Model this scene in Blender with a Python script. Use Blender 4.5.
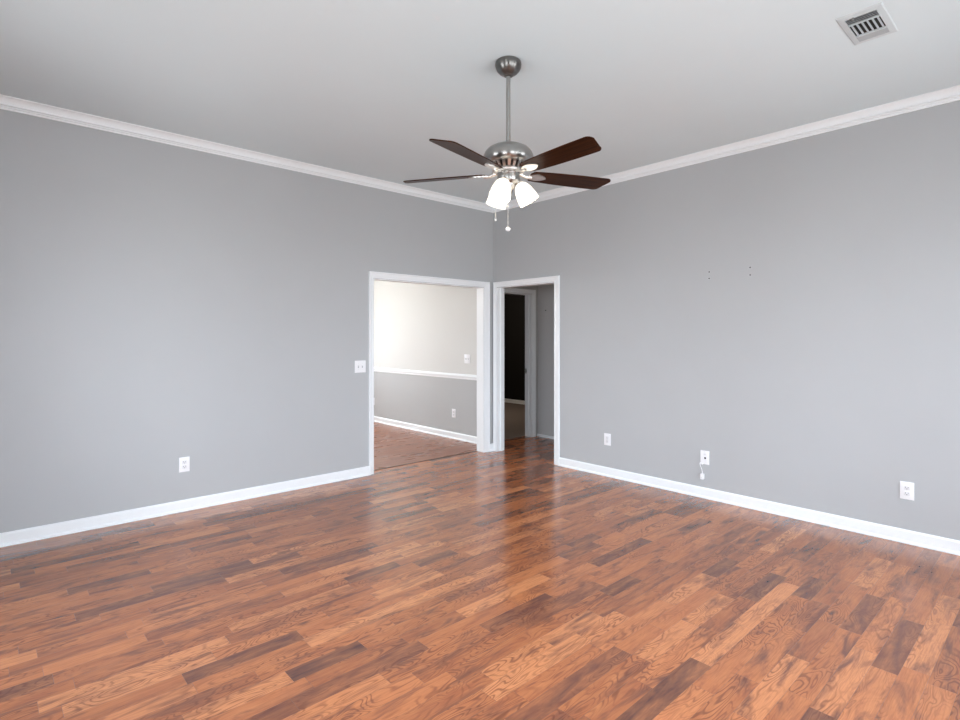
import bpy, bmesh, math, random
from mathutils import Vector, Matrix, Euler
random.seed(7)
sc = bpy.context.scene
for o in list(bpy.data.objects):
    bpy.data.objects.remove(o)
COL = sc.collection
PI = math.pi

# ------------------------------------------------------------------ camera, world, lights, exposure
CAM = Vector((-4.703, -4.913, 1.42))
YAW = math.radians(-42.38)
cd = bpy.data.cameras.new('camera'); cam = bpy.data.objects.new('camera', cd); COL.objects.link(cam)
cam.location = CAM; cam.rotation_euler = (PI/2, 0, YAW)
cd.sensor_width = 36; cd.lens = 545.7/960*36; cd.shift_y = -23.4/960
cd.clip_start = .05
sc.camera = cam
sc.view_settings.view_transform = 'Standard'; sc.view_settings.look = 'None'
sc.view_settings.gamma = 1; sc.view_settings.use_curve_mapping = False
sc.view_settings.exposure = 0.66

w = bpy.data.worlds.new('sky'); sc.world = w; w.use_nodes = True
nt = w.node_tree; nt.nodes.clear()
out = nt.nodes.new('ShaderNodeOutputWorld'); bg = nt.nodes.new('ShaderNodeBackground')
tc = nt.nodes.new('ShaderNodeTexCoord'); sp = nt.nodes.new('ShaderNodeSeparateXYZ')
rp = nt.nodes.new('ShaderNodeValToRGB')
rp.color_ramp.elements[0].position = .44; rp.color_ramp.elements[0].color = (.56, .58, .60, 1)
rp.color_ramp.elements[1].position = .56; rp.color_ramp.elements[1].color = (.94, 1.03, 1.15, 1)
mr = nt.nodes.new('ShaderNodeMapRange'); mr.inputs[1].default_value = -1; mr.inputs[2].default_value = 1
nt.links.new(tc.outputs['Generated'], sp.inputs[0]); nt.links.new(sp.outputs[2], mr.inputs[0])
nt.links.new(mr.outputs[0], rp.inputs[0]); nt.links.new(rp.outputs[0], bg.inputs[0])
nt.links.new(bg.outputs[0], out.inputs[0])
bg.inputs[1].default_value = 8.0

RX0, RY0 = -5.75, -6.30            # far corner of the room behind the camera
CEIL = 3.04
def area(name, loc, rot, sx, sy, power=0, color=(1,1,1), portal=False):
    l = bpy.data.lights.new(name, 'AREA'); l.shape = 'RECTANGLE'; l.size = sx; l.size_y = sy
    l.energy = power; l.color = color
    if portal: l.cycles.is_portal = True
    o = bpy.data.objects.new(name, l); COL.objects.link(o); o.location = loc; o.rotation_euler = rot
    return o
SOUTH_WIN = [(-5.1, -3.7), (-3.4, -2.0), (-1.7, -.45)]; SWZ = (.55, 2.45)
WEST_WIN = [(-5.3, -3.7), (-2.6, -1.2)]; WWZ = (.55, 2.30)
for a, b in SOUTH_WIN:
    area('window_daylight', ((a+b)/2, RY0-.10, sum(SWZ)/2), (PI/2, 0, 0), b-a, SWZ[1]-SWZ[0], portal=True)
for a, b in WEST_WIN:
    area('window_daylight', (RX0-.10, (a+b)/2, sum(WWZ)/2), (PI/2, 0, -PI/2), b-a, WWZ[1]-WWZ[0], portal=True)
DWIN = (-2.4, -.6, .7, 2.15); DY1 = 4.6
area('window_daylight', ((DWIN[0]+DWIN[1])/2, DY1+.1, (DWIN[2]+DWIN[3])/2), (PI/2, 0, PI), DWIN[1]-DWIN[0], DWIN[3]-DWIN[2], portal=True)  # dining window is out of view, added to light that room
def point(name, loc, p, col, r):
    l = bpy.data.lights.new(name, 'POINT'); l.energy = p; l.color = col; l.shadow_soft_size = r
    o = bpy.data.objects.new(name, l); COL.objects.link(o); o.location = loc
point('dining_lamp_light', (-1.7, 2.7, 2.05), 48, (1, .97, .93), .18)
point('bedroom_fill_light', (1.9, 2.4, 2.2), 35, (1, .85, .70), .15)  # added fill without a known lamp, brightens the bedroom floor and baseboard
point('hall_dim_light', (.72, -1.2, 2.25), 1.2, (1, .85, .68), .10)  # dim light in the hall, its source unseen

# ------------------------------------------------------------------ helpers
def mat(name, color, rough=.5, metal=0, spec=.5, coat=0, emis=None, es=0, coat_rough=.1):
    m = bpy.data.materials.new(name); m.use_nodes = True
    b = m.node_tree.nodes['Principled BSDF']
    b.inputs['Base Color'].default_value = (*color, 1); b.inputs['Roughness'].default_value = rough
    b.inputs['Metallic'].default_value = metal; b.inputs['Specular IOR Level'].default_value = spec
    b.inputs['Coat Weight'].default_value = coat; b.inputs['Coat Roughness'].default_value = coat_rough
    if emis: b.inputs['Emission Color'].default_value = (*emis, 1); b.inputs['Emission Strength'].default_value = es
    return m
def noisy(m, scale, amount, bump=0.0, bscale=200):
    t = m.node_tree; b = t.nodes['Principled BSDF']; c = tuple(b.inputs['Base Color'].default_value)
    co = t.nodes.new('ShaderNodeTexCoord')
    n = t.nodes.new('ShaderNodeTexNoise'); n.inputs['Scale'].default_value = scale; n.inputs['Detail'].default_value = 4
    mx = t.nodes.new('ShaderNodeMix'); mx.data_type = 'RGBA'
    mx.inputs[6].default_value = tuple(v*(1-amount) for v in c[:3])+(1,)
    mx.inputs[7].default_value = tuple(min(1, v*(1+amount)) for v in c[:3])+(1,)
    t.links.new(co.outputs['Object'], n.inputs['Vector']); t.links.new(n.outputs[0], mx.inputs[0])
    t.links.new(mx.outputs[2], b.inputs['Base Color'])
    if bump:
        n2 = t.nodes.new('ShaderNodeTexNoise'); n2.inputs['Scale'].default_value = bscale; n2.inputs['Detail'].default_value = 3
        bp = t.nodes.new('ShaderNodeBump'); bp.inputs['Strength'].default_value = bump; bp.inputs['Distance'].default_value = .002
        t.links.new(co.outputs['Object'], n2.inputs['Vector']); t.links.new(n2.outputs[0], bp.inputs['Height'])
        t.links.new(bp.outputs[0], b.inputs['Normal'])
    return m
M = {}
M['wall'] = noisy(mat('grey_wall_paint', (.455, .466, .472), .55, spec=.35), 3, .02, .15, 160)
M['ceiling'] = noisy(mat('ceiling_paint', (.71, .79, .81), .8, spec=.2), 3, .015, .1, 120)
M['trim'] = noisy(mat('white_trim_paint', (.86, .885, .895), .30), 5, .01)
M['dining_up'] = noisy(mat('pale_upper_wall_paint', (.66, .655, .63), .6, spec=.3), 3, .015)
M['dining_low'] = noisy(mat('grey_lower_wall_paint', (.465, .47, .468), .6, spec=.3), 3, .02)
M['hall'] = noisy(mat('hall_wall_paint', (.52, .515, .51), .6, spec=.3), 3, .02)
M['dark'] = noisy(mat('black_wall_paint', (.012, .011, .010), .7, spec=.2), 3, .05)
M['plate'] = noisy(mat('white_plastic', (.86, .86, .87), .3), 30, .01)
M['device'] = noisy(mat('white_device_plastic', (.74, .74, .75), .35), 30, .01)
M['slot'] = mat('dark_slot', (.03, .03, .03), .6)
M['nickel'] = noisy(mat('brushed_nickel', (.38, .37, .355), .22, 1), 60, .06)
def brushed(m):
    t = m.node_tree; b = t.nodes['Principled BSDF']; b.inputs['Anisotropic'].default_value = .8; b.inputs['Anisotropic Rotation'].default_value = .25; b.inputs['Roughness'].default_value = .30
    tg = t.nodes.new('ShaderNodeTangent'); tg.direction_type = 'RADIAL'; tg.axis = 'Z'; t.links.new(tg.outputs[0], b.inputs['Tangent'])
brushed(M['nickel'])
BRUSH = brushed
M['satin'] = noisy(mat('satin_nickel', (.72, .69, .65), .30, 1), 60, .05)
M['ventwhite'] = noisy(mat('white_enamel', (.60, .65, .66), .4), 20, .01)
M['louvre'] = mat('darkened_white_enamel', (.42, .45, .46), .4)  # the frame's white enamel, made darker for the louvres
M['canopy'] = noisy(mat('nickel_dark_reflection', (.20, .195, .185), .22, 1), 60, .06)  # same nickel as the housing, dark reflections painted into its colour
BRUSH(M['canopy'])
M['duct'] = mat('vent_shade_dark', (.02, .02, .02), .8)  # flat dark colour stands in for the shade above the louvres
M['carpet'] = noisy(mat('brown_carpet', (.22, .18, .155), .95, spec=.1), 40, .25, .6, 300)
M['strip'] = mat('dark_transition_strip', (.05, .022, .015), .35)
M['spackle'] = mat('light_spackle', (.56, .56, .57), .8)
M['sky_frame'] = M['trim']

def glass():
    m = bpy.data.materials.new('window_glass'); m.use_nodes = True; t = m.node_tree; t.nodes.clear()
    o = t.nodes.new('ShaderNodeOutputMaterial'); mx = t.nodes.new('ShaderNodeMixShader')
    tr = t.nodes.new('ShaderNodeBsdfTransparent'); gl = t.nodes.new('ShaderNodeBsdfGlossy'); gl.inputs['Roughness'].default_value = .02
    fr = t.nodes.new('ShaderNodeFresnel'); fr.inputs[0].default_value = 1.3
    t.links.new(fr.outputs[0], mx.inputs[0]); t.links.new(tr.outputs[0], mx.inputs[1]); t.links.new(gl.outputs[0], mx.inputs[2])
    t.links.new(mx.outputs[0], o.inputs[0]); return m
M['glass'] = glass()

def shade_glass():
    m = mat('frosted_glass_shade', (.9, .88, .84), .35, emis=(1, .89, .72), es=.8)
    return m
M['shade'] = shade_glass()
M['bulb'] = mat('lit_bulb', (1, 1, 1), .4, emis=(1, .86, .62), es=45)

class NT:
    def __init__(s, t): s.t = t
    def n(s, typ, **kw):
        x = s.t.nodes.new(typ)
        for k, v in kw.items(): setattr(x, k, v)
        return x
    def m(s, op, a, b=None, c=None, clamp=False):
        x = s.n('ShaderNodeMath', operation=op); x.use_clamp = clamp
        for i, v in enumerate((a, b, c)):
            if v is None: continue
            if isinstance(v, (int, float)): x.inputs[i].default_value = v
            else: s.t.links.new(v, x.inputs[i])
        return x.outputs[0]
    def mix(s, f, a, b, mode='MIX'):
        x = s.n('ShaderNodeMix', data_type='RGBA', blend_type=mode)
        for i, v in ((0, f), (6, a), (7, b)):
            if isinstance(v, (int, float)): x.inputs[i].default_value = v
            elif isinstance(v, tuple): x.inputs[i].default_value = (*v, 1)
            else: s.t.links.new(v, x.inputs[i])
        return x.outputs[2]
    def noise(s, vec, scale=1, detail=2, rough=.5, dist=0):
        x = s.n('ShaderNodeTexNoise'); x.inputs['Scale'].default_value = scale; x.inputs['Detail'].default_value = detail
        x.inputs['Roughness'].default_value = rough; x.inputs['Distortion'].default_value = dist
        s.t.links.new(vec, x.inputs['Vector']); return x.outputs[0]
    def rng(s, v, a, b, c=0, d=1):
        x = s.n('ShaderNodeMapRange'); x.clamp = True
        s.t.links.new(v, x.inputs[0])
        for i, q in enumerate((a, b, c, d)): x.inputs[i+1].default_value = q
        return x.outputs[0]
    def comb(s, x, y, z):
        n = s.n('ShaderNodeCombineXYZ')
        for i, v in enumerate((x, y, z)):
            if isinstance(v, (int, float)): n.inputs[i].default_value = v
            else: s.t.links.new(v, n.inputs[i])
        return n.outputs[0]

def laminate(name, tint=(1, 1, 1), contrast=1.0, rough=.2):
    m = bpy.data.materials.new(name); m.use_nodes = True; t = m.node_tree; g = NT(t)
    b = t.nodes['Principled BSDF']
    at = g.n('ShaderNodeAttribute'); at.attribute_name = 'plank'
    sp = g.n('ShaderNodeSeparateColor'); t.links.new(at.outputs['Color'], sp.inputs[0])
    r1, r2, r3 = sp.outputs
    co = g.n('ShaderNodeTexCoord'); sx = g.n('ShaderNodeSeparateXYZ'); t.links.new(co.outputs['Object'], sx.inputs[0])
    X, Y = sx.outputs[0], sx.outputs[1]
    ox = g.m('ADD', X, g.m('MULTIPLY', r2, 91.0)); oz = g.m('MULTIPLY', r3, 77.0)
    def P(kx, ky): return g.comb(g.m('MULTIPLY', ox, kx), g.m('MULTIPLY', Y, ky), oz)
    # cathedral grain: contour lines of a stretched noise field
    field = g.noise(P(3.2, 13), 1, 1.5, .45, .5)
    ring = g.m('SINE', g.m('MULTIPLY', field, 95.0))
    ringd = g.rng(ring, .15, 1.0, 0, 1)
    rmask = g.rng(g.noise(P(1.7, 7), 1, 1), .40, .62, .10, 1)
    ringd = g.m('MULTIPLY', ringd, rmask)
    fine = g.noise(P(9, 190), 1, 3, .6)
    smoke = g.rng(g.noise(P(3.4, 15), 1, 4, .6, .6), .50, .70, 0, 1)
    blotch = g.noise(P(5, 22), 1, 3, .6)
    # knots
    vo = g.n('ShaderNodeTexVoronoi', feature='F1'); vo.inputs['Scale'].default_value = 1
    wob = g.noise(P(9, 20), 1, 2); t.links.new(g.comb(g.m('ADD', g.m('MULTIPLY', ox, 2.2), g.m('MULTIPLY', wob, .25)), g.m('ADD', g.m('MULTIPLY', Y, 8.5), g.m('MULTIPLY', wob, .2)), oz), vo.inputs['Vector'])
    vs = g.n('ShaderNodeSeparateColor'); t.links.new(vo.outputs['Color'], vs.inputs[0])
    kn = g.m('MULTIPLY', g.rng(vo.outputs['Distance'], .03, .13, 1, 0), g.m('GREATER_THAN', vs.outputs[0], .60))
    # per piece base tone
    cr = g.n('ShaderNodeValToRGB'); e = cr.color_ramp.elements
    stops = [(0, (.150, .062, .046)), (.16, (.235, .088, .054)), (.42, (.330, .118, .058)), (.70, (.430, .160, .074)), (1, (.555, .235, .115))]
    mean = (.34, .125, .062)
    def tn(c): return tuple((mean[i]+(c[i]-mean[i])*contrast)*tint[i] for i in range(3))+(1,)
    e[0].position = 0; e[0].color = tn(stops[0][1]); e[1].position = 1; e[1].color = tn(stops[-1][1])
    for p, c in stops[1:-1]:
        q = e.new(p); q.color = tn(c)
    t.links.new(r1, cr.inputs[0])
    c = cr.outputs[0]
    c = g.mix(g.m('MULTIPLY', g.rng(blotch, .3, .75), .40*contrast), c, (.60*tint[0], .25*tint[1], .11*tint[2]))
    c = g.mix(g.m('MULTIPLY', smoke, min(.85, .66*contrast)), c, (.120*tint[0], .056*tint[1], .050*tint[2]))
    c = g.mix(g.m('MULTIPLY', ringd, .46*contrast), c, (.105*tint[0], .036*tint[1], .026*tint[2]))
    c = g.mix(g.rng(fine, .42, .72, 0, .38*min(1, contrast)), c, (.17*tint[0], .06*tint[1], .038*tint[2]))
    c = g.mix(g.m('MULTIPLY', kn, .75 if contrast > 1 else .15), c, (.045, .028, .028))
    t.links.new(c, b.inputs['Base Color'])
    b.inputs['Roughness'].default_value = rough
    rr = g.rng(g.noise(P(2, 6), 1, 2), .3, .7, rough-.03, rough+.06); t.links.new(rr, b.inputs['Roughness'])
    b.inputs['Specular IOR Level'].default_value = .75
    bp = g.n('ShaderNodeBump'); bp.inputs['Strength'].default_value = .08; bp.inputs['Distance'].default_value = .001
    t.links.new(fine, bp.inputs['Height']); t.links.new(bp.outputs[0], b.inputs['Normal'])
    return m
M['lam'] = laminate('red_brown_laminate', (1.02, .94, .82), 1.4)
M['lam2'] = laminate('reflection_muted_laminate', (.92, .87, .80), .25, .28)  # same laminate, contrast lowered to paint in the reflection of bright walls

def wood_blade():
    m = mat('dark_walnut_blade', (.05, .018, .010), .30, spec=.05); t = m.node_tree; g = NT(t)
    co = g.n('ShaderNodeTexCoord'); mp = g.n('ShaderNodeMapping'); mp.inputs['Scale'].default_value = (2, 60, 20)
    t.links.new(co.outputs['Object'], mp.inputs[0]); n = g.noise(mp.outputs[0], 1, 4, .6, .5)
    c = g.mix(g.rng(n, .3, .7), (.012, .004, .002), (.062, .019, .005)); t.links.new(c, t.nodes['Principled BSDF'].inputs['Base Color'])
    return m
M['blade'] = wood_blade()

class MB:
    def __init__(s): s.bm = bmesh.new()
    def box(s, x0, x1, y0, y1, z0, z1, bev=0, mtx=None):
        r = bmesh.ops.create_cube(s.bm, size=1); v = r['verts']
        for p in v: p.co = Vector(((x0+x1)/2+p.co.x*(x1-x0), (y0+y1)/2+p.co.y*(y1-y0), (z0+z1)/2+p.co.z*(z1-z0)))
        if bev:
            ed = list({e for p in v for e in p.link_edges})
            rr = bmesh.ops.bevel(s.bm, geom=ed, offset=bev, segments=2, profile=.6, affect='EDGES'); v = rr['verts']
            # gather the whole island
            seen = set(v); st = list(v)
            while st:
                p = st.pop()
                for e in p.link_edges:
                    q = e.other_vert(p)
                    if q not in seen: seen.add(q); st.append(q)
            v = list(seen)
        if mtx: 
            for p in v: p.co = mtx @ p.co
        return s
    def lathe(s, prof, n=48, mtx=None, close=False):
        rings = []
        for r, z in prof:
            if r < 1e-5: rings.append([s.bm.verts.new((0, 0, z))])
            else: rings.append([s.bm.verts.new((r*math.cos(2*PI*i/n), r*math.sin(2*PI*i/n), z)) for i in range(n)])
        pairs = list(zip(rings, rings[1:])) + ([(rings[-1], rings[0])] if close else [])
        for a, b in pairs:
            for i in range(n):
                j = (i+1) % n
                if len(a) == 1 and len(b) == 1: continue
                if len(a) == 1: s.bm.faces.new((a[0], b[j], b[i]))
                elif len(b) == 1: s.bm.faces.new((a[i], a[j], b[0]))
                else: s.bm.faces.new((a[i], a[j], b[j], b[i]))
        if mtx:
            for ring in rings:
                for v in ring: v.co = mtx @ v.co
        return s
    def prism(s, pts, d0, d1, fn):
        """2-D outline pts, swept between d0 and d1; fn(a,b,d) -> 3-D point"""
        A = [s.bm.verts.new(fn(a, b, d0)) for a, b in pts]; B = [s.bm.verts.new(fn(a, b, d1)) for a, b in pts]
        n = len(pts)
        for i in range(n): s.bm.faces.new((A[i], A[(i+1) % n], B[(i+1) % n], B[i]))
        s.bm.faces.new(A[::-1]); s.bm.faces.new(B); return s
    def loop(s, pts, path, closed=False):
        """profile pts (a,b) mitred along path list of fn(a,b)->Vector"""
        R = [[s.bm.verts.new(f(a, b)) for a, b in pts] for f in path]; n = len(pts)
        for P, Q in zip(R, R[1:]):
            for i in range(n): s.bm.faces.new((P[i], P[(i+1) % n], Q[(i+1) % n], Q[i]))
        s.bm.faces.new(R[0][::-1]); s.bm.faces.new(R[-1]); return s
    def tube(s, pts, r, n=12):
        pts = [Vector(p) for p in pts]; rings = []
        rs = r if isinstance(r, (list, tuple)) else [r]*len(pts)
        for i, p in enumerate(pts):
            d = (pts[min(i+1, len(pts)-1)]-pts[max(i-1, 0)]).normalized()
            q = d.to_track_quat('Z', 'Y')
            rings.append([s.bm.verts.new(p+q @ Vector((rs[i]*math.cos(2*PI*k/n), rs[i]*math.sin(2*PI*k/n), 0))) for k in range(n)])
        for a, b in zip(rings, rings[1:]):
            for i in range(n): s.bm.faces.new((a[i], a[(i+1) % n], b[(i+1) % n], b[i]))
        s.bm.faces.new(rings[0][::-1]); s.bm.faces.new(rings[-1]); return s
    def build(s, name, m, parent=None, smooth=False, kind=None, label=None, mtx=None):
        if mtx: s.bm.transform(mtx)
        bmesh.ops.recalc_face_normals(s.bm, faces=s.bm.faces)
        me = bpy.data.meshes.new(name); s.bm.to_mesh(me); s.bm.free()
        if smooth:
            for p in me.polygons: p.use_smooth = True
            me.set_sharp_from_angle(angle=math.radians(38))
        ms = m if isinstance(m, list) else [m]
        for x in ms: me.materials.append(x)
        o = bpy.data.objects.new(name, me); COL.objects.link(o)
        if parent: o.parent = parent
        if kind: o['kind'] = kind
        if label: o['label'] = label
        return o
def thing(name, label, cat, loc, rot=(0, 0, 0), group=None):
    o = bpy.data.objects.new(name, None); COL.objects.link(o); o.empty_display_size = .05
    o.location = loc; o.rotation_euler = rot; o['label'] = label; o['category'] = cat
    if group: o['group'] = group
    return o
def tag(o, label, cat, group=None):
    o['label'] = label; o['category'] = cat
    if group: o['group'] = group
    return o
S = 'structure'

# ------------------------------------------------------------------ floor
PW = .0925
def plank_floor(name, rects, m, phase=0.0, seed=3, lens=(.28, .72), g=.0004):
    rnd = random.Random(seed); bm = bmesh.new()
    xa = min(r[0] for r in rects); xb = max(r[1] for r in rects); ya = min(r[2] for r in rects); yb = max(r[3] for r in rects)
    k0 = math.floor((ya-phase)/PW); k1 = math.ceil((yb-phase)/PW)
    cols = []
    for k in range(k0, k1):
        y0 = phase+k*PW; y1 = y0+PW; x = xa-rnd.random()*.6; prev = .5
        while x < xb:
            L = rnd.uniform(*lens); x1 = x+L
            tone = rnd.random()
            if rnd.random() < .16: tone = rnd.uniform(0, .12)
            elif rnd.random() < .18: tone = rnd.uniform(.85, 1)
            else: tone = rnd.uniform(.25, .8)
            c = (tone, rnd.random(), rnd.random(), 1)
            for (a, b, p, q) in rects:
                X0, X1, Y0, Y1 = max(x, a), min(x1, b), max(y0, p), min(y1, q)
                if X1-X0 > .003 and Y1-Y0 > .003:
                    vs = [bm.verts.new(v) for v in ((X0+g, Y0+g, 0), (X1-g, Y0+g, 0), (X1-g, Y1-g, 0), (X0+g, Y1-g, 0))]
                    bm.faces.new(vs); cols.append(c)
            x = x1
    nt_ = len(cols)
    for (a, b, p, q) in rects:
        for z in (-.0015, -.06):
            vs = [bm.verts.new(v) for v in ((a, p, z), (b, p, z), (b, q, z), (a, q, z))]
            f = bm.faces.new(vs if z > -.01 else vs[::-1]); f.material_index = 1; cols.append((0, 0, 0, 1))
    me = bpy.data.meshes.new(name); bm.to_mesh(me); bm.free()
    at = me.attributes.new('plank', 'FLOAT_COLOR', 'CORNER')
    for p, c in zip(me.polygons, cols):
        for li in p.loop_indices: at.data[li].color = c
    me.materials.append(m); me.materials.append(M['strip'])
    o = bpy.data.objects.new(name, me); COL.objects.link(o); o['kind'] = S
    return o
plank_floor('floor', [(RX0-.1, .12, RY0-.1, .125), (.12, 1.20, -3.0, .415)], M['lam'], phase=-4.404)
plank_floor('floor_dining', [(-3.6, .16, .125, DY1)], M['lam2'], phase=.125, seed=9, lens=(.5, 1.0), g=.0016)
b = MB(); b.box(.27, 3.7, .415, 4.4, -.05, .006); b.build('floor_bedroom', M['carpet'], kind=S)
# dark transition strip under the wide opening
b = MB(); b.box(-1.715, -.15, .112, .132, -.001, .004, .0015); b.build('trim_1', M['strip'], kind=S)

# ------------------------------------------------------------------ walls and ceilings
T = .12
OL0, OL1, OH = -1.715, -.157, 2.022           # wide cased opening in the left wall
DR0, DR1 = -.989, -.071                        # doorway in the right wall (y range)
b = MB(); b.box(RX0-T, OL0, 0, T, 0, CEIL); b.box(OL1, 0.0, 0, T, 0, CEIL); b.box(OL0, OL1, 0, T, OH, CEIL)
b.build('wall_left', M['wall'], kind=S)
b = MB(); b.box(0, T, RY0-T, DR0, 0, CEIL); b.box(0, T, DR1, T, 0, CEIL); b.box(0, T, DR0, DR1, OH+.005, CEIL)
b.build('wall_right', M['wall'], kind=S)
def holed(axis, c0, c1, a0, a1, z1, wins, zz, name, m):
    b = MB(); cur = a0
    def bx(p, q, r, s_):
        if axis == 'y': b.box(p, q, c0, c1, r, s_)
        else: b.box(c0, c1, p, q, r, s_)
    for (p, q) in wins:
        bx(cur, p, 0, z1); bx(p, q, 0, zz[0]); bx(p, q, zz[1], z1); cur = q
    bx(cur, a1, 0, z1)
    return b.build(name, m, kind=S)
holed('y', RY0-T, RY0, RX0-T, T, CEIL, SOUTH_WIN, SWZ, 'wall_back', M['wall'])
holed('x', RX0-T, RX0, RY0, 0, CEIL, WEST_WIN, WWZ, 'wall_near', M['wall'])
b = MB(); b.box(RX0-T, T, RY0-T, T, CEIL, CEIL+.1); ceil = b.build('ceiling', M['ceiling'], kind=S)

wn = [0]
def window(axis, c, sgn, p, q, z0, z1):
    """frame with mullion, sash bars and panes; casing and sill on the room side (sgn = direction into the room)"""
    wn[0] += 1
    r = bpy.data.objects.new('window_%d' % wn[0], None); COL.objects.link(r); r['kind'] = S
    def mk(boxes, nm, m):
        b = MB()
        for (a0, a1, d0, d1, e0, e1) in boxes:
            d0, d1 = sorted((c+sgn*d0, c+sgn*d1))
            if axis == 'y': b.box(a0, a1, d0, d1, e0, e1)
            else: b.box(d0, d1, a0, a1, e0, e1)
        return b.build(nm, m, r)
    f = .045; zm = (z0+z1)/2
    mk([(p, p+f, -.10, -.03, z0, z1), (q-f, q, -.10, -.03, z0, z1), (p+f, q-f, -.10, -.03, z0, z0+f), (p+f, q-f, -.10, -.03, z1-f, z1), (p+f, q-f, -.09, -.04, zm-.02, zm+.02)], 'window_frame', M['trim'])
    mk([(p+f, q-f, -.070, -.066, z0+f, zm-.02)], 'pane', M['glass']); mk([(p+f, q-f, -.070, -.066, zm+.02, z1-f)], 'pane', M['glass'])
    k = .07
    mk([(p-k, p, 0, .015, z0-.0, z1+k), (q, q+k, 0, .015, z0, z1+k), (p, q, 0, .015, z1, z1+k)], 'window_casing', M['trim'])
    mk([(p-k-.02, q+k+.02, -.03, .04, z0-.025, z0)], 'window_sill', M['trim'])
for a, c in SOUTH_WIN: window('y', RY0, 1, a, c, *SWZ)
for a, c in WEST_WIN: window('x', RX0, 1, a, c, *WWZ)
window('y', DY1, -1, DWIN[0], DWIN[1], DWIN[2], DWIN[3])  # unseen window, put in as a light source for the dining room

# dining room beyond the wide opening
DX = .15; DC = 2.62
b = MB(); b.box(DX, DX+T, T, DY1+T, .87, DC); b.build('wall_dining_right', M['dining_up'], kind=S)
b = MB(); b.box(DX, DX+T, T, DY1+T, 0, .87); b.build('wall_dining_right_lower', M['dining_low'], kind=S)
holed('y', DY1, DY1+T, -3.6-T, DX, DC, [(DWIN[0], DWIN[1])], (DWIN[2], DWIN[3]), 'wall_dining_back', M['dining_up'])
b = MB(); b.box(-3.6-T, -3.6, T, DY1, 0, DC); b.build('wall_dining_left', M['dining_up'], kind=S)
b = MB(); b.box(-3.6-T, DX+T, T, DY1+T, DC, DC+.1); b.build('ceiling_dining', M['ceiling'], kind=S)
# hall and dark room beyond the right doorway
HY = .29; HX = 1.165; HC = 2.44
BD0, BD1, BH = .30, 1.037, 2.02
b = MB(); b.box(DX+T, BD0, HY, HY+T, 0, HC); b.box(BD1, HX+T, HY, HY+T, 0, HC); b.box(BD0, BD1, HY, HY+T, BH, HC)
b.build('wall_hall_back', M['hall'], kind=S)
b = MB(); b.box(HX, HX+T, -3.0-T, HY, 0, HC); b.build('wall_hall_right', M['hall'], kind=S)
b = MB(); b.box(T, HX, -3.0-T, -3.0, 0, HC); b.build('wall_hall_near', M['hall'], kind=S)
b = MB(); b.box(T, HX+T, -3.0-T, T, HC, HC+.1); b.box(DX+T, HX+T, T, HY+T, HC, HC+.1); b.build('ceiling_hall', M['ceiling'], kind=S)
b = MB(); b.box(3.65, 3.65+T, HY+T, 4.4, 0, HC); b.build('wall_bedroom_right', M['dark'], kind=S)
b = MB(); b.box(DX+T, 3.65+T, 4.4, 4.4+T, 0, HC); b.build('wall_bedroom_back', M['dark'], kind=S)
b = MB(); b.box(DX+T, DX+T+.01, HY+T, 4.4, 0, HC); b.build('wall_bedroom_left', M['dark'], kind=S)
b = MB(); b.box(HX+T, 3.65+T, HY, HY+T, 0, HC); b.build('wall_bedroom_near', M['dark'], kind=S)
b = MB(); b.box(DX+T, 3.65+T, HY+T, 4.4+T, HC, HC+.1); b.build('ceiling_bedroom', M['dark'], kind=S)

# ------------------------------------------------------------------ crown, baseboards, casings
crown = [(0, 0), (.060, 0), (.060, -.007), (.053, -.008), (.046, -.012), (.036, -.022), (.029, -.034), (.026, -.045), (.031, -.048), (.031, -.056), (.018, -.058), (.018, -.066), (.009, -.068), (.009, -.080), (0, -.080)]
b = MB(); b.loop(crown, [lambda a, z: Vector((RX0+a, -a, CEIL+z)), lambda a, z: Vector((-a, -a, CEIL+z))]); b.build('trim_2', M['trim'], kind=S, smooth=True)
b = MB(); b.loop(crown, [lambda a, z: Vector((-a, -a, CEIL+z)), lambda a, z: Vector((-a, RY0+a, CEIL+z))]); b.build('trim_3', M['trim'], kind=S, smooth=True)
b = MB(); b.loop(crown, [lambda a, z: Vector((-a, RY0+a, CEIL+z)), lambda a, z: Vector((RX0+a, RY0+a, CEIL+z))]); b.build('trim_4', M['trim'], kind=S, smooth=True)
b = MB(); b.loop(crown, [lambda a, z: Vector((RX0+a, RY0+a, CEIL+z)), lambda a, z: Vector((RX0+a, -a, CEIL+z))]); b.build('trim_5', M['trim'], kind=S, smooth=True)

base = [(0, 0), (.024, 0), (.024, .008), (.019, .017), (.013, .020), (.013, .078), (.009, .086), (.004, .091), (0, .091)]
def baseboard(name, axis, c, sgn, p, q, h=1.0, z0=0):
    b = MB()
    pts = [(a, z*h+z0) for a, z in base]
    if axis == 'y': b.prism(pts, p, q, lambda a, z, d: Vector((d, c+sgn*a, z)))
    else: b.prism(pts, p, q, lambda a, z, d: Vector((c+sgn*a, d, z)))
    return b.build(name, M['trim'], kind=S)
CW = .055
baseboard('baseboard_left', 'y', 0, -1, RX0, OL0-CW+.003)
baseboard('baseboard_left_corner', 'y', 0, -1, OL1+CW+.02, 0)
baseboard('baseboard_right', 'x', 0, -1, RY0, DR0-.075)
baseboard('baseboard_right_corner', 'x', 0, -1, DR1+.05, 0)
baseboard('baseboard_back', 'y', RY0, 1, RX0, 0)
baseboard('baseboard_near', 'x', RX0, 1, RY0, 0)
baseboard('baseboard_dining', 'x', DX, -1, T, DY1)
baseboard('baseboard_dining_back', 'y', DY1, -1, -3.6, DX)
baseboard('baseboard_hall', 'x', HX, -1, -3.0, HY, .35)
baseboard('baseboard_bedroom', 'x', 3.65, -1, HY+T, 4.4, .85, .006)
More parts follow.
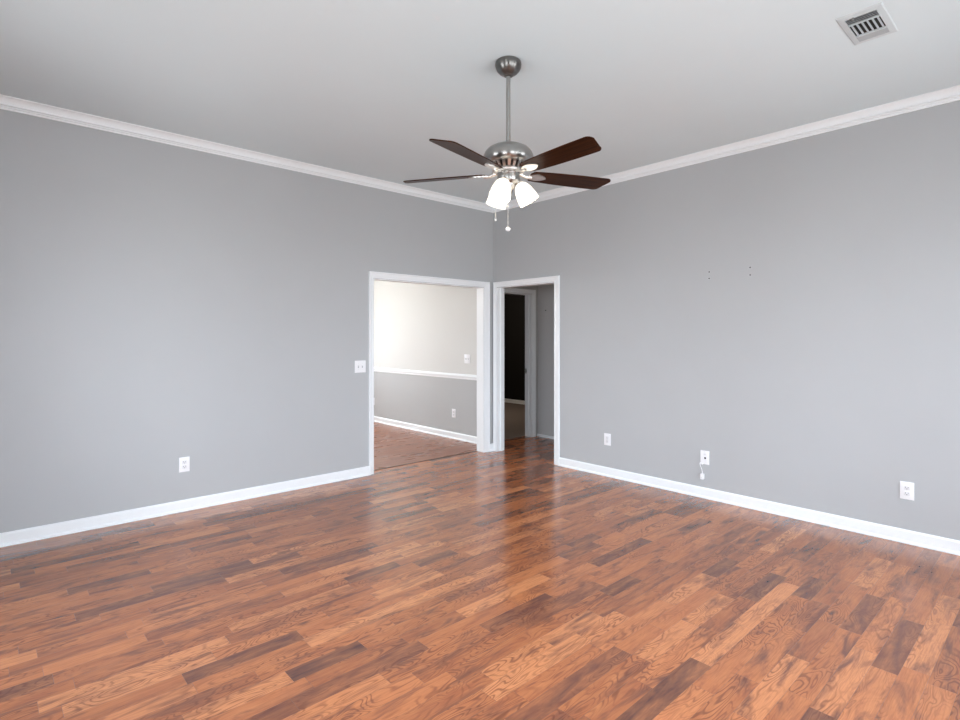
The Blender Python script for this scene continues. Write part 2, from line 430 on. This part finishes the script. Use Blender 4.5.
# chair rail of the dining room
rail = [(0, 0), (.010, 0), (.014, .012), (.012, .020), (.022, .034), (.022, .046), (.014, .056), (.012, .064), (.006, .070), (0, .070)]
b = MB(); b.prism(rail, T, DY1, lambda a, z, d: Vector((DX-a, d, .838+z))); b.build('trim_6', M['trim'], kind=S, smooth=True)

def casing_prof(wd): return [(0, 0), (wd, 0), (wd, .018), (wd-.010, .020), (wd-.016, .015), (.022, .011), (.012, .008), (.004, .010), (0, .008)]
def casing(name, P, a0, a1, top, wl, wr, wt, rev=.004):
    """P(along, out, z) -> point; three mitred boards round an opening"""
    b = MB(); n = len(casing_prof(.06))
    def fn(k):
        if k == 0: return lambda i: P(a0-rev-casing_prof(wl)[i][0], casing_prof(wl)[i][1], 0)
        if k == 1: return lambda i: P(a0-rev-casing_prof(wl)[i][0], casing_prof(wl)[i][1], top+rev+casing_prof(wt)[i][0])
        if k == 2: return lambda i: P(a1+rev+casing_prof(wr)[i][0], casing_prof(wr)[i][1], top+rev+casing_prof(wt)[i][0])
        return lambda i: P(a1+rev+casing_prof(wr)[i][0], casing_prof(wr)[i][1], 0)
    R = [[b.bm.verts.new(fn(k)(i)) for i in range(n)] for k in range(4)]
    for A, B in zip(R, R[1:]):
        for i in range(n): b.bm.faces.new((A[i], A[(i+1) % n], B[(i+1) % n], B[i]))
    b.bm.faces.new(R[0][::-1]); b.bm.faces.new(R[-1])
    return b.build(name, M['trim'], kind=S)
J = .016
casing('trim_7', lambda a, o, z: Vector((a, -o, z)), OL0, OL1, OH, .047, .082, .066)
casing('trim_8', lambda a, o, z: Vector((-o, a, z)), DR0, DR1, OH+.005, .071, .046, .062)
# jamb linings
b = MB(); b.box(OL0, OL0+J*.4, -.002, T+.002, 0, OH); b.box(OL1-J*.4, OL1, -.002, T+.002, 0, OH); b.box(OL0, OL1, -.002, T+.002, OH-J*.4, OH)
b.build('trim_9', M['trim'], kind=S)
b = MB(); b.box(-.002, T+.002, DR0, DR0+J*.4, 0, OH+.005); b.box(-.002, T+.002, DR1-J*.4, DR1, 0, OH+.005); b.box(-.002, T+.002, DR0, DR1, OH-J*.4+.005, OH+.005)
b.box(.05, .085, DR1-.018, DR1-.006, 0, OH); b.box(.05, .085, DR0+.006, DR0+.018, 0, OH)
b.build('trim_10', M['trim'], kind=S)
casing('trim_11', lambda a, o, z: Vector((a, HY-o, z)), BD0, BD1, BH, .028, .058, .058)
b = MB(); b.box(BD1-.012, BD1, HY-.002, HY+T+.002, 0, BH); b.box(BD0, BD0+.012, HY-.002, HY+T+.002, 0, BH); b.box(BD0, BD1, HY-.002, HY+T+.002, BH-.012, BH)
b.box(BD1-.024, BD1-.012, HY+.045, HY+.08, 0, BH-.012)
jamb = b.build('trim_12', M['trim'], kind=S)

# ------------------------------------------------------------------ wall plates
LW = lambda x, z: ((x, -.0003, z), (0, 0, 0))
RW = lambda y, z: ((-.0003, y, z), (0, 0, -PI/2))
DW = lambda y, z: ((DX-.0003, y, z), (0, 0, -PI/2))
def disc(b, x, y, z, r, d, n=16):
    mt = Matrix.Translation((x, y, z)) @ Matrix.Rotation(PI/2, 4, 'X')
    b.lathe([(0, 0), (r, 0), (r, d*.7), (r*.8, d), (0, d)], n, mt)
def plate(t, wd, h): MB().box(-wd/2, wd/2, -.006, 0, -h/2, h/2, .0022).build('cover_plate', M['plate'], t, smooth=True)
def screw(t, x, z):
    b = MB(); disc(b, x, -.006, z, .0032, .0012); b.build('screw', M['device'], t, smooth=True)
def duplex(label, pos, group='duplex outlets'):
    t = thing('wall_outlet', label, 'outlet', *pos, group=None)
    plate(t, .078, .120)
    for sgn in (1, -1):
        zc = sgn*.0195
        b = MB(); b.box(-.0165, .0165, -.0085, -.005, zc-.0135, zc+.0135, .0015)
        f = b.build('receptacle', M['device'], t, smooth=True)
        b = MB(); b.box(-.0085, -.0062, -.0088, -.008, zc-.001, zc+.008); b.box(.0062, .0085, -.0088, -.008, zc, zc+.0075); disc(b, 0, -.008, zc-.0065, .0028, .0008)
        b.build('slots', M['slot'], f)
    screw(t, 0, 0)
    return t
duplex('white duplex outlet low on the left wall', LW(-3.485, .378))
duplex('white duplex outlet low on the right wall, nearest the camera', RW(-4.120, .360))
# decora-style plate nearest the doorway
t = thing('wall_outlet', 'white outlet with flat rectangular face between the hall doorway and the coax plate', 'outlet', *RW(-1.686, .374))
plate(t, .078, .120)
d = MB().box(-.0165, .0165, -.0085, -.005, -.0335, .0335, .0012).build('receptacle', M['device'], t, smooth=True)
b = MB()
for z in (.017, -.017):
    b.box(-.0075, -.006, -.0088, -.008, z-.003, z+.005); b.box(.006, .0075, -.0088, -.008, z-.003, z+.005); disc(b, 0, -.008, z-.009, .0022, .0008)
b.build('slots', mat('grey_slot', (.25, .25, .25), .6), d)
screw(t, 0, .048); screw(t, 0, -.048)
# coax / phone plate with its hanging connector
t = thing('cable_wall_plate', 'white cable plate with dark round jack low on the right wall, cord hanging below', 'wall plate', *RW(-2.699, .356))
plate(t, .078, .120)
b = MB(); disc(b, .004, -.006, -.004, .0085, .003, 20); j = b.build('jack', M['slot'], t, smooth=True, label='dark round cable jack')
b = MB(); b.box(-.009, .009, -.0095, -.005, .022, .036, .001); b.build('upper_jack', M['device'], t, smooth=True)
b = MB(); b.box(-.037, -.016, -.016, -.003, -.064, -.046, .002); b.build('plug', M['plate'], t, smooth=True)
screw(t, 0, .050); screw(t, 0, -.052)
t = thing('cable_connector', 'small white connector dangling on a short cord under the cable plate', 'connector', *RW(-2.683, .19))
b = MB(); b.tube([(-.026, -.010, .115), (-.024, -.012, .100), (-.015, -.014, .080), (-.006, -.015, .060), (-.001, -.016, .038), (0, -.018, .02)], .0032, 8)
b.build('cord', M['plate'], t, smooth=True)
b = MB(); b.box(-.015, .015, -.032, -.004, -.026, .024, .005); b.build('connector_body', M['plate'], t, smooth=True)
b = MB(); b.box(-.006, .006, -.035, -.031, -.016, -.004, .001); b.build('socket', M['device'], t)
# two-gang switch by the wide opening
t = thing('light_switch', 'white double toggle light switch left of the wide opening', 'light switch', *LW(-1.868, 1.116))
plate(t, .124, .122)
for x in (-.023, .023):
    b = MB(); b.box(x-.005, x+.005, -.0068, -.0055, -.012, .012); s_ = b.build('toggle_slot', mat('switch_slot', (.35, .35, .36), .5), t)
    b = MB(); b.box(x-.0036, x+.0036, -.018, -.006, .000, .009, .001, Matrix.Translation((0, 0, 0)) @ Matrix.Rotation(math.radians(-12), 4, 'X')); b.build('toggle', M['device'], s_)
    screw(t, x, .030); screw(t, x, -.030)
# dining room plates
t = thing('light_switch', 'white light switch above the chair rail in the room beyond the wide opening', 'light switch', *DW(.657, 1.118))
plate(t, .118, .122)
for x in (-.023, .023):
    b = MB(); b.box(x-.005, x+.005, -.0068, -.0055, -.012, .012); s_ = b.build('toggle_slot', mat('switch_slot', (.35, .35, .36), .5), t)
    b = MB(); b.box(x-.0036, x+.0036, -.018, -.006, .000, .009, .001); b.build('toggle', M['device'], s_)
    screw(t, x, .030); screw(t, x, -.030)
duplex('white outlet below the chair rail in the room beyond the wide opening', DW(.942, .353))
duplex('white outlet plate mostly hidden behind the left casing of the wide opening', DW(3.058, .335))

# mounting holes left on the right wall
for i, (y, z, lab) in enumerate([(-2.737, 1.986, 'dark screw hole high on the right wall, upper of the left pair'), (-2.737, 1.929, 'dark screw hole high on the right wall, lower of the left pair'),
                  (-3.082, 1.993, 'dark screw hole high on the right wall, upper of the right pair'), (-3.082, 1.931, 'dark screw hole high on the right wall, lower of the right pair')]):
    t = thing('wall_anchor', lab, 'wall anchor', *RW(y, z), group='empty wall anchors on the right wall')
    b = MB(); disc(b, 0, 0, 0, .0115, .0015, 20); b.build('collar', M['spackle'], t, smooth=True)
    b = MB(); disc(b, 0, -.001, 0, .0068, .002, 14); b.build('hole', mat('hole_grey', (.07, .07, .07), .8), t, smooth=True)
t = thing('wall_hook', 'small dark nail high on the hall wall beyond the doorway', 'nail', (HX-.0003, .14, 1.79), (0, 0, -PI/2))
b = MB(); disc(b, 0, 0, 0, .008, .012, 12); b.build('nail_head', M['slot'], t)
# strike plate on the dark room's door frame
t = thing('strike_plate', 'dark metal strike plate on the door frame of the dark room', 'strike plate', (BD1-.012, HY+.085, .93))
b = MB(); b.box(-.003, .0, -.016, .030, -.035, .035, .001); b.box(-.003, .016, -.022, -.014, -.022, .022, .001); b.build('plate', M['nickel'], t)
b = MB(); b.box(-.0036, -.0028, .0, .018, -.014, .014); b.build('latch_hole', M['slot'], t)

# ------------------------------------------------------------------ ceiling vent
VX, VY = -1.303, -4.175; VW, VD = .366, .196
t = thing('ceiling_vent', 'white rectangular ceiling air vent with dark louvres', 'vent', (VX, VY, CEIL))
b = MB(); gx, gy = .141, .067
prof = [(0, 0), (.0, -.0015), (.006, -.005), (.034, -.008), (.040, -.008), (.040, 0)]
# stamped frame: four mitred sides
def fr(sx, sy): return lambda a, z: Vector((sx*(VW/2-a*(VW/2-gx)/.040), sy*(VD/2-a*(VD/2-gy)/.040), z))
path = [fr(-1, -1), fr(1, -1), fr(1, 1), fr(-1, 1), fr(-1, -1)]
R = [[b.bm.verts.new(f(a, z)) for a, z in prof] for f in path[:4]]
for k in range(4):
    A, B = R[k], R[(k+1) % 4]
    for i in range(len(prof)): b.bm.faces.new((A[i], A[(i+1) % len(prof)], B[(i+1) % len(prof)], B[i]))
b.build('frame', M['ventwhite'], t)
b = MB(); b.box(-gx-.002, gx+.002, -gy-.002, gy+.002, -.0015, -.0005); b.build('duct', M['duct'], t, label='dark sheet for the shade behind the louvres')
X1, X2 = -.073, .076
for xd in (X1, X2): MB().box(xd-.003, xd+.003, -gy, gy, -.0115, -.002).build('divider', M['ventwhite'], t)
def slat(axis, c, a0, a1, tilt, wd=.011):
    b = MB(); mt = Matrix.Translation((c, 0, -.006)) if axis == 'y' else Matrix.Translation((0, c, -.006))
    rot = Matrix.Rotation(tilt, 4, 'Y' if axis == 'y' else 'X')
    if axis == 'y': b.box(-wd/2, wd/2, a0, a1, -.0005, .0005, mtx=mt @ rot)
    else: b.box(a0, a1, -wd/2, wd/2, -.0005, .0005, mtx=mt @ rot)
    b.build('louvre', M['louvre'], t)
for k in range(4): slat('y', -gx+.010+k*.0155, -gy, gy, math.radians(-50), .009)
for k in range(4): slat('y', X2+.010+k*.0155, -gy, gy, math.radians(35), .016)
for k in range(6): slat('x', -gy+.011+k*.0222, X1+.003, X2-.003, math.radians(-55), .0095)
b = MB(); b.box(-gx-.010, -gx+.006, .026, .034, -.022, -.006, .001); b.build('damper_lever', M['nickel'], t)

# ------------------------------------------------------------------ ceiling fan
FX, FY = -2.414, -2.652
fan = thing('ceiling_fan', 'brushed nickel ceiling fan with five dark wooden blades and three lit glass shades', 'ceiling fan', (FX, FY, CEIL), (0, 0, YAW))
Z = lambda z: z-CEIL
b = MB(); b.lathe([(0, -.001), (.070, -.001), (.075, -.006), (.077, -.020), (.075, -.036), (.068, -.053), (.056, -.067), (.042, -.077), (.030, -.082), (.026, -.088), (.016, -.091), (0, -.091)]); b.build('canopy', M['canopy'], fan, smooth=True)
b = MB(); b.lathe([(0, -.085), (.0125, -.085), (.0125, Z(2.55)), (0, Z(2.55))], 24); b.build('downrod', M['nickel'], fan, smooth=True)
b = MB(); b.lathe([(0, Z(2.565)), (.020, Z(2.565)), (.022, Z(2.549)), (.055, Z(2.546)), (.090, Z(2.538)), (.120, Z(2.522)), (.139, Z(2.500)), (.148, Z(2.476)), (.149, Z(2.460)), (.144, Z(2.446)), (.132, Z(2.436)), (.118, Z(2.433)), (0, Z(2.433))], 64); b.build('motor_housing', M['nickel'], fan, smooth=True)
b = MB(); b.lathe([(0, Z(2.434)), (.096, Z(2.434)), (.070, Z(2.392)), (0, Z(2.392))], 48); b.build('motor_core', mat('dark_motor', (.03, .025, .02), .5), fan, smooth=True, label='dark core behind the vent ribs')
b = MB()
for k in range(20):
    a = 2*PI*k/20; rm = Matrix.Rotation(a, 4, 'Z')
    v0 = [(.112, -.009, 2.434), (.112, .009, 2.434), (.086, .007, 2.394), (.086, -.007, 2.394)]
    V = [b.bm.verts.new(rm @ Vector((r, y, Z(z)))) for r, y, z in v0]; W = [b.bm.verts.new(rm @ Vector((r-.010, y, Z(z)))) for r, y, z in v0]
    b.bm.faces.new(V); b.bm.faces.new(W[::-1])
    for i in range(4): b.bm.faces.new((V[i], V[(i+1) % 4], W[(i+1) % 4], W[i]))
b.lathe([(.080, Z(2.400)), (.092, Z(2.400)), (.095, Z(2.392)), (.091, Z(2.383)), (.058, Z(2.378)), (.058, Z(2.390)), (.080, Z(2.393))], 48, close=True)
b.build('vent_ring', M['satin'], fan, smooth=True)
b = MB(); b.lathe([(0, Z(2.382)), (.064, Z(2.382)), (.067, Z(2.377)), (.064, Z(2.371)), (.067, Z(2.364)), (.067, Z(2.336)), (.060, Z(2.324)), (.040, Z(2.316)), (.034, Z(2.292)), (.022, Z(2.282)), (.010, Z(2.276)), (0, Z(2.276))], 48); b.build('light_housing', M['nickel'], fan, smooth=True)
# blades
BZ = 2.379
def outline():
    r0, r1 = .150, .660
    up = [(r0, .052), (.20, .059), (.32, .067), (.48, .072), (.575, .073)]
    pts = list(up)
    for k in range(9):                       # outer corner, gently raked tip
        a = PI/2-k*PI/16; pts.append((.614+.034*math.cos(a), .039+.034*math.sin(a)))
    for k in range(9):
        a = -k*PI/16; pts.append((.640+.034*math.cos(a), -.039+.034*math.sin(a)))
    pts += [(r, -y) for r, y in reversed(up[:-1])]
    pts += [(r0-.012, -.030), (r0-.016, 0), (r0-.012, .030)]
    return pts
for k in range(5):
    ang = math.radians(92.5+72*k); rz = Matrix.Rotation(ang, 4, 'Z'); pit = Matrix.Rotation(math.radians(-12), 4, 'X')
    base_m = Matrix.Translation((0, 0, Z(BZ))) @ rz @ pit
    b = MB(); b.prism(outline(), -.003, .003, lambda a, y, d: Vector((a, y, d)))
    bl = b.build('blade', M['blade'], fan)
    bl.data.transform(Matrix.Identity(4)); bl.matrix_local = base_m
    bv = bl.modifiers.new('edge', 'BEVEL'); bv.width = .0015; bv.segments = 2
    # bracket: arm from the ring and a leaf-shaped plate under the blade
    b = MB(); leaf = []
    for q in range(25):
        u = q/24; r = .125+u*.120; wv = .034*math.sin(PI*min(1, u*.92+.08))**.7
        leaf.append((r, wv))
    pts = leaf+[(r, -y) for r, y in reversed(leaf[:-1])]
    b.prism(pts, -.0085, -.0032, lambda a, y, d: Vector((a, y, d)))
    for v in b.bm.verts: v.co = pit @ v.co
    b.tube([(.072, 0, .006), (.095, 0, -.002), (.120, 0, -.010), (.150, 0, -.010)], [.013, .011, .010, .008], 12)
    br = b.build('blade_bracket', M['satin'], fan, smooth=True); br.matrix_local = Matrix.Translation((0, 0, Z(BZ))) @ rz
# light kit
for k, a in enumerate((4, 124, 244)):
    rz = Matrix.Rotation(math.radians(a), 4, 'Z'); tilt = Matrix.Rotation(math.radians(-30), 4, 'Y')
    b = MB(); b.tube([(.028, 0, Z(2.318)), (.042, 0, Z(2.326)), (.052, 0, Z(2.332)), (.060, 0, Z(2.328))], .008, 10)
    mt = Matrix.Translation((.060, 0, Z(2.330))) @ tilt
    b.lathe([(0, .004), (.018, .004), (.022, -.004), (.022, -.024), (0, -.024)], 24, mt)
    ar = b.build('lamp_arm', M['satin'], fan, smooth=True); ar.matrix_local = rz
    b = MB()
    pr = [(.021, -.010), (.030, -.016), (.042, -.032), (.051, -.055), (.057, -.082), (.061, -.108), (.063, -.132)]
    b.lathe(pr+[(r-.003, z) for r, z in reversed(pr)], 40, mt, close=True)
    shd = b.build('lamp_shade', M['shade'], fan, smooth=True); shd.matrix_local = rz
    b = MB(); b.lathe([(0, -.020), (.012, -.022), (.013, -.040), (.024, -.060), (.029, -.078), (.026, -.096), (.014, -.108), (0, -.111)], 24, mt)
    bu = b.build('bulb', M['bulb'], fan, smooth=True); bu.matrix_local = rz
# pull chains
def chain(x, y, z0, z1, fob):
    b = MB(); n = int((z0-z1)/.006)
    b.tube([(x, y, Z(z0)), (x, y, Z(z1))], .0011, 6)
    for i in range(n):
        zz = z0-(i+.5)*(z0-z1)/n; bmesh.ops.create_icosphere(b.bm, subdivisions=1, radius=.0022, matrix=Matrix.Translation((x, y, Z(zz))))
    c = b.build('pull_chain', M['satin'], fan, smooth=True)
    b = MB()
    if fob == 'ball': b.lathe([(0, .014), (.004, .012), (.011, .009), (.0155, 0), (.011, -.009), (0, -.013)], 20, Matrix.Translation((x, y, Z(z1)-.004)))
    else: b.lathe([(0, .03), (.003, .028), (.004, .0), (.007, -.014), (.005, -.022), (0, -.024)], 14, Matrix.Translation((x, y, Z(z1)-.004)))
    b.build('pull_fob', M['plate'] if fob == 'ball' else M['satin'], c, smooth=True)
chain(-.006, -.066, 2.345, 2.043, 'ball')
chain(-.076, -.010, 2.345, 2.125, 'rod')
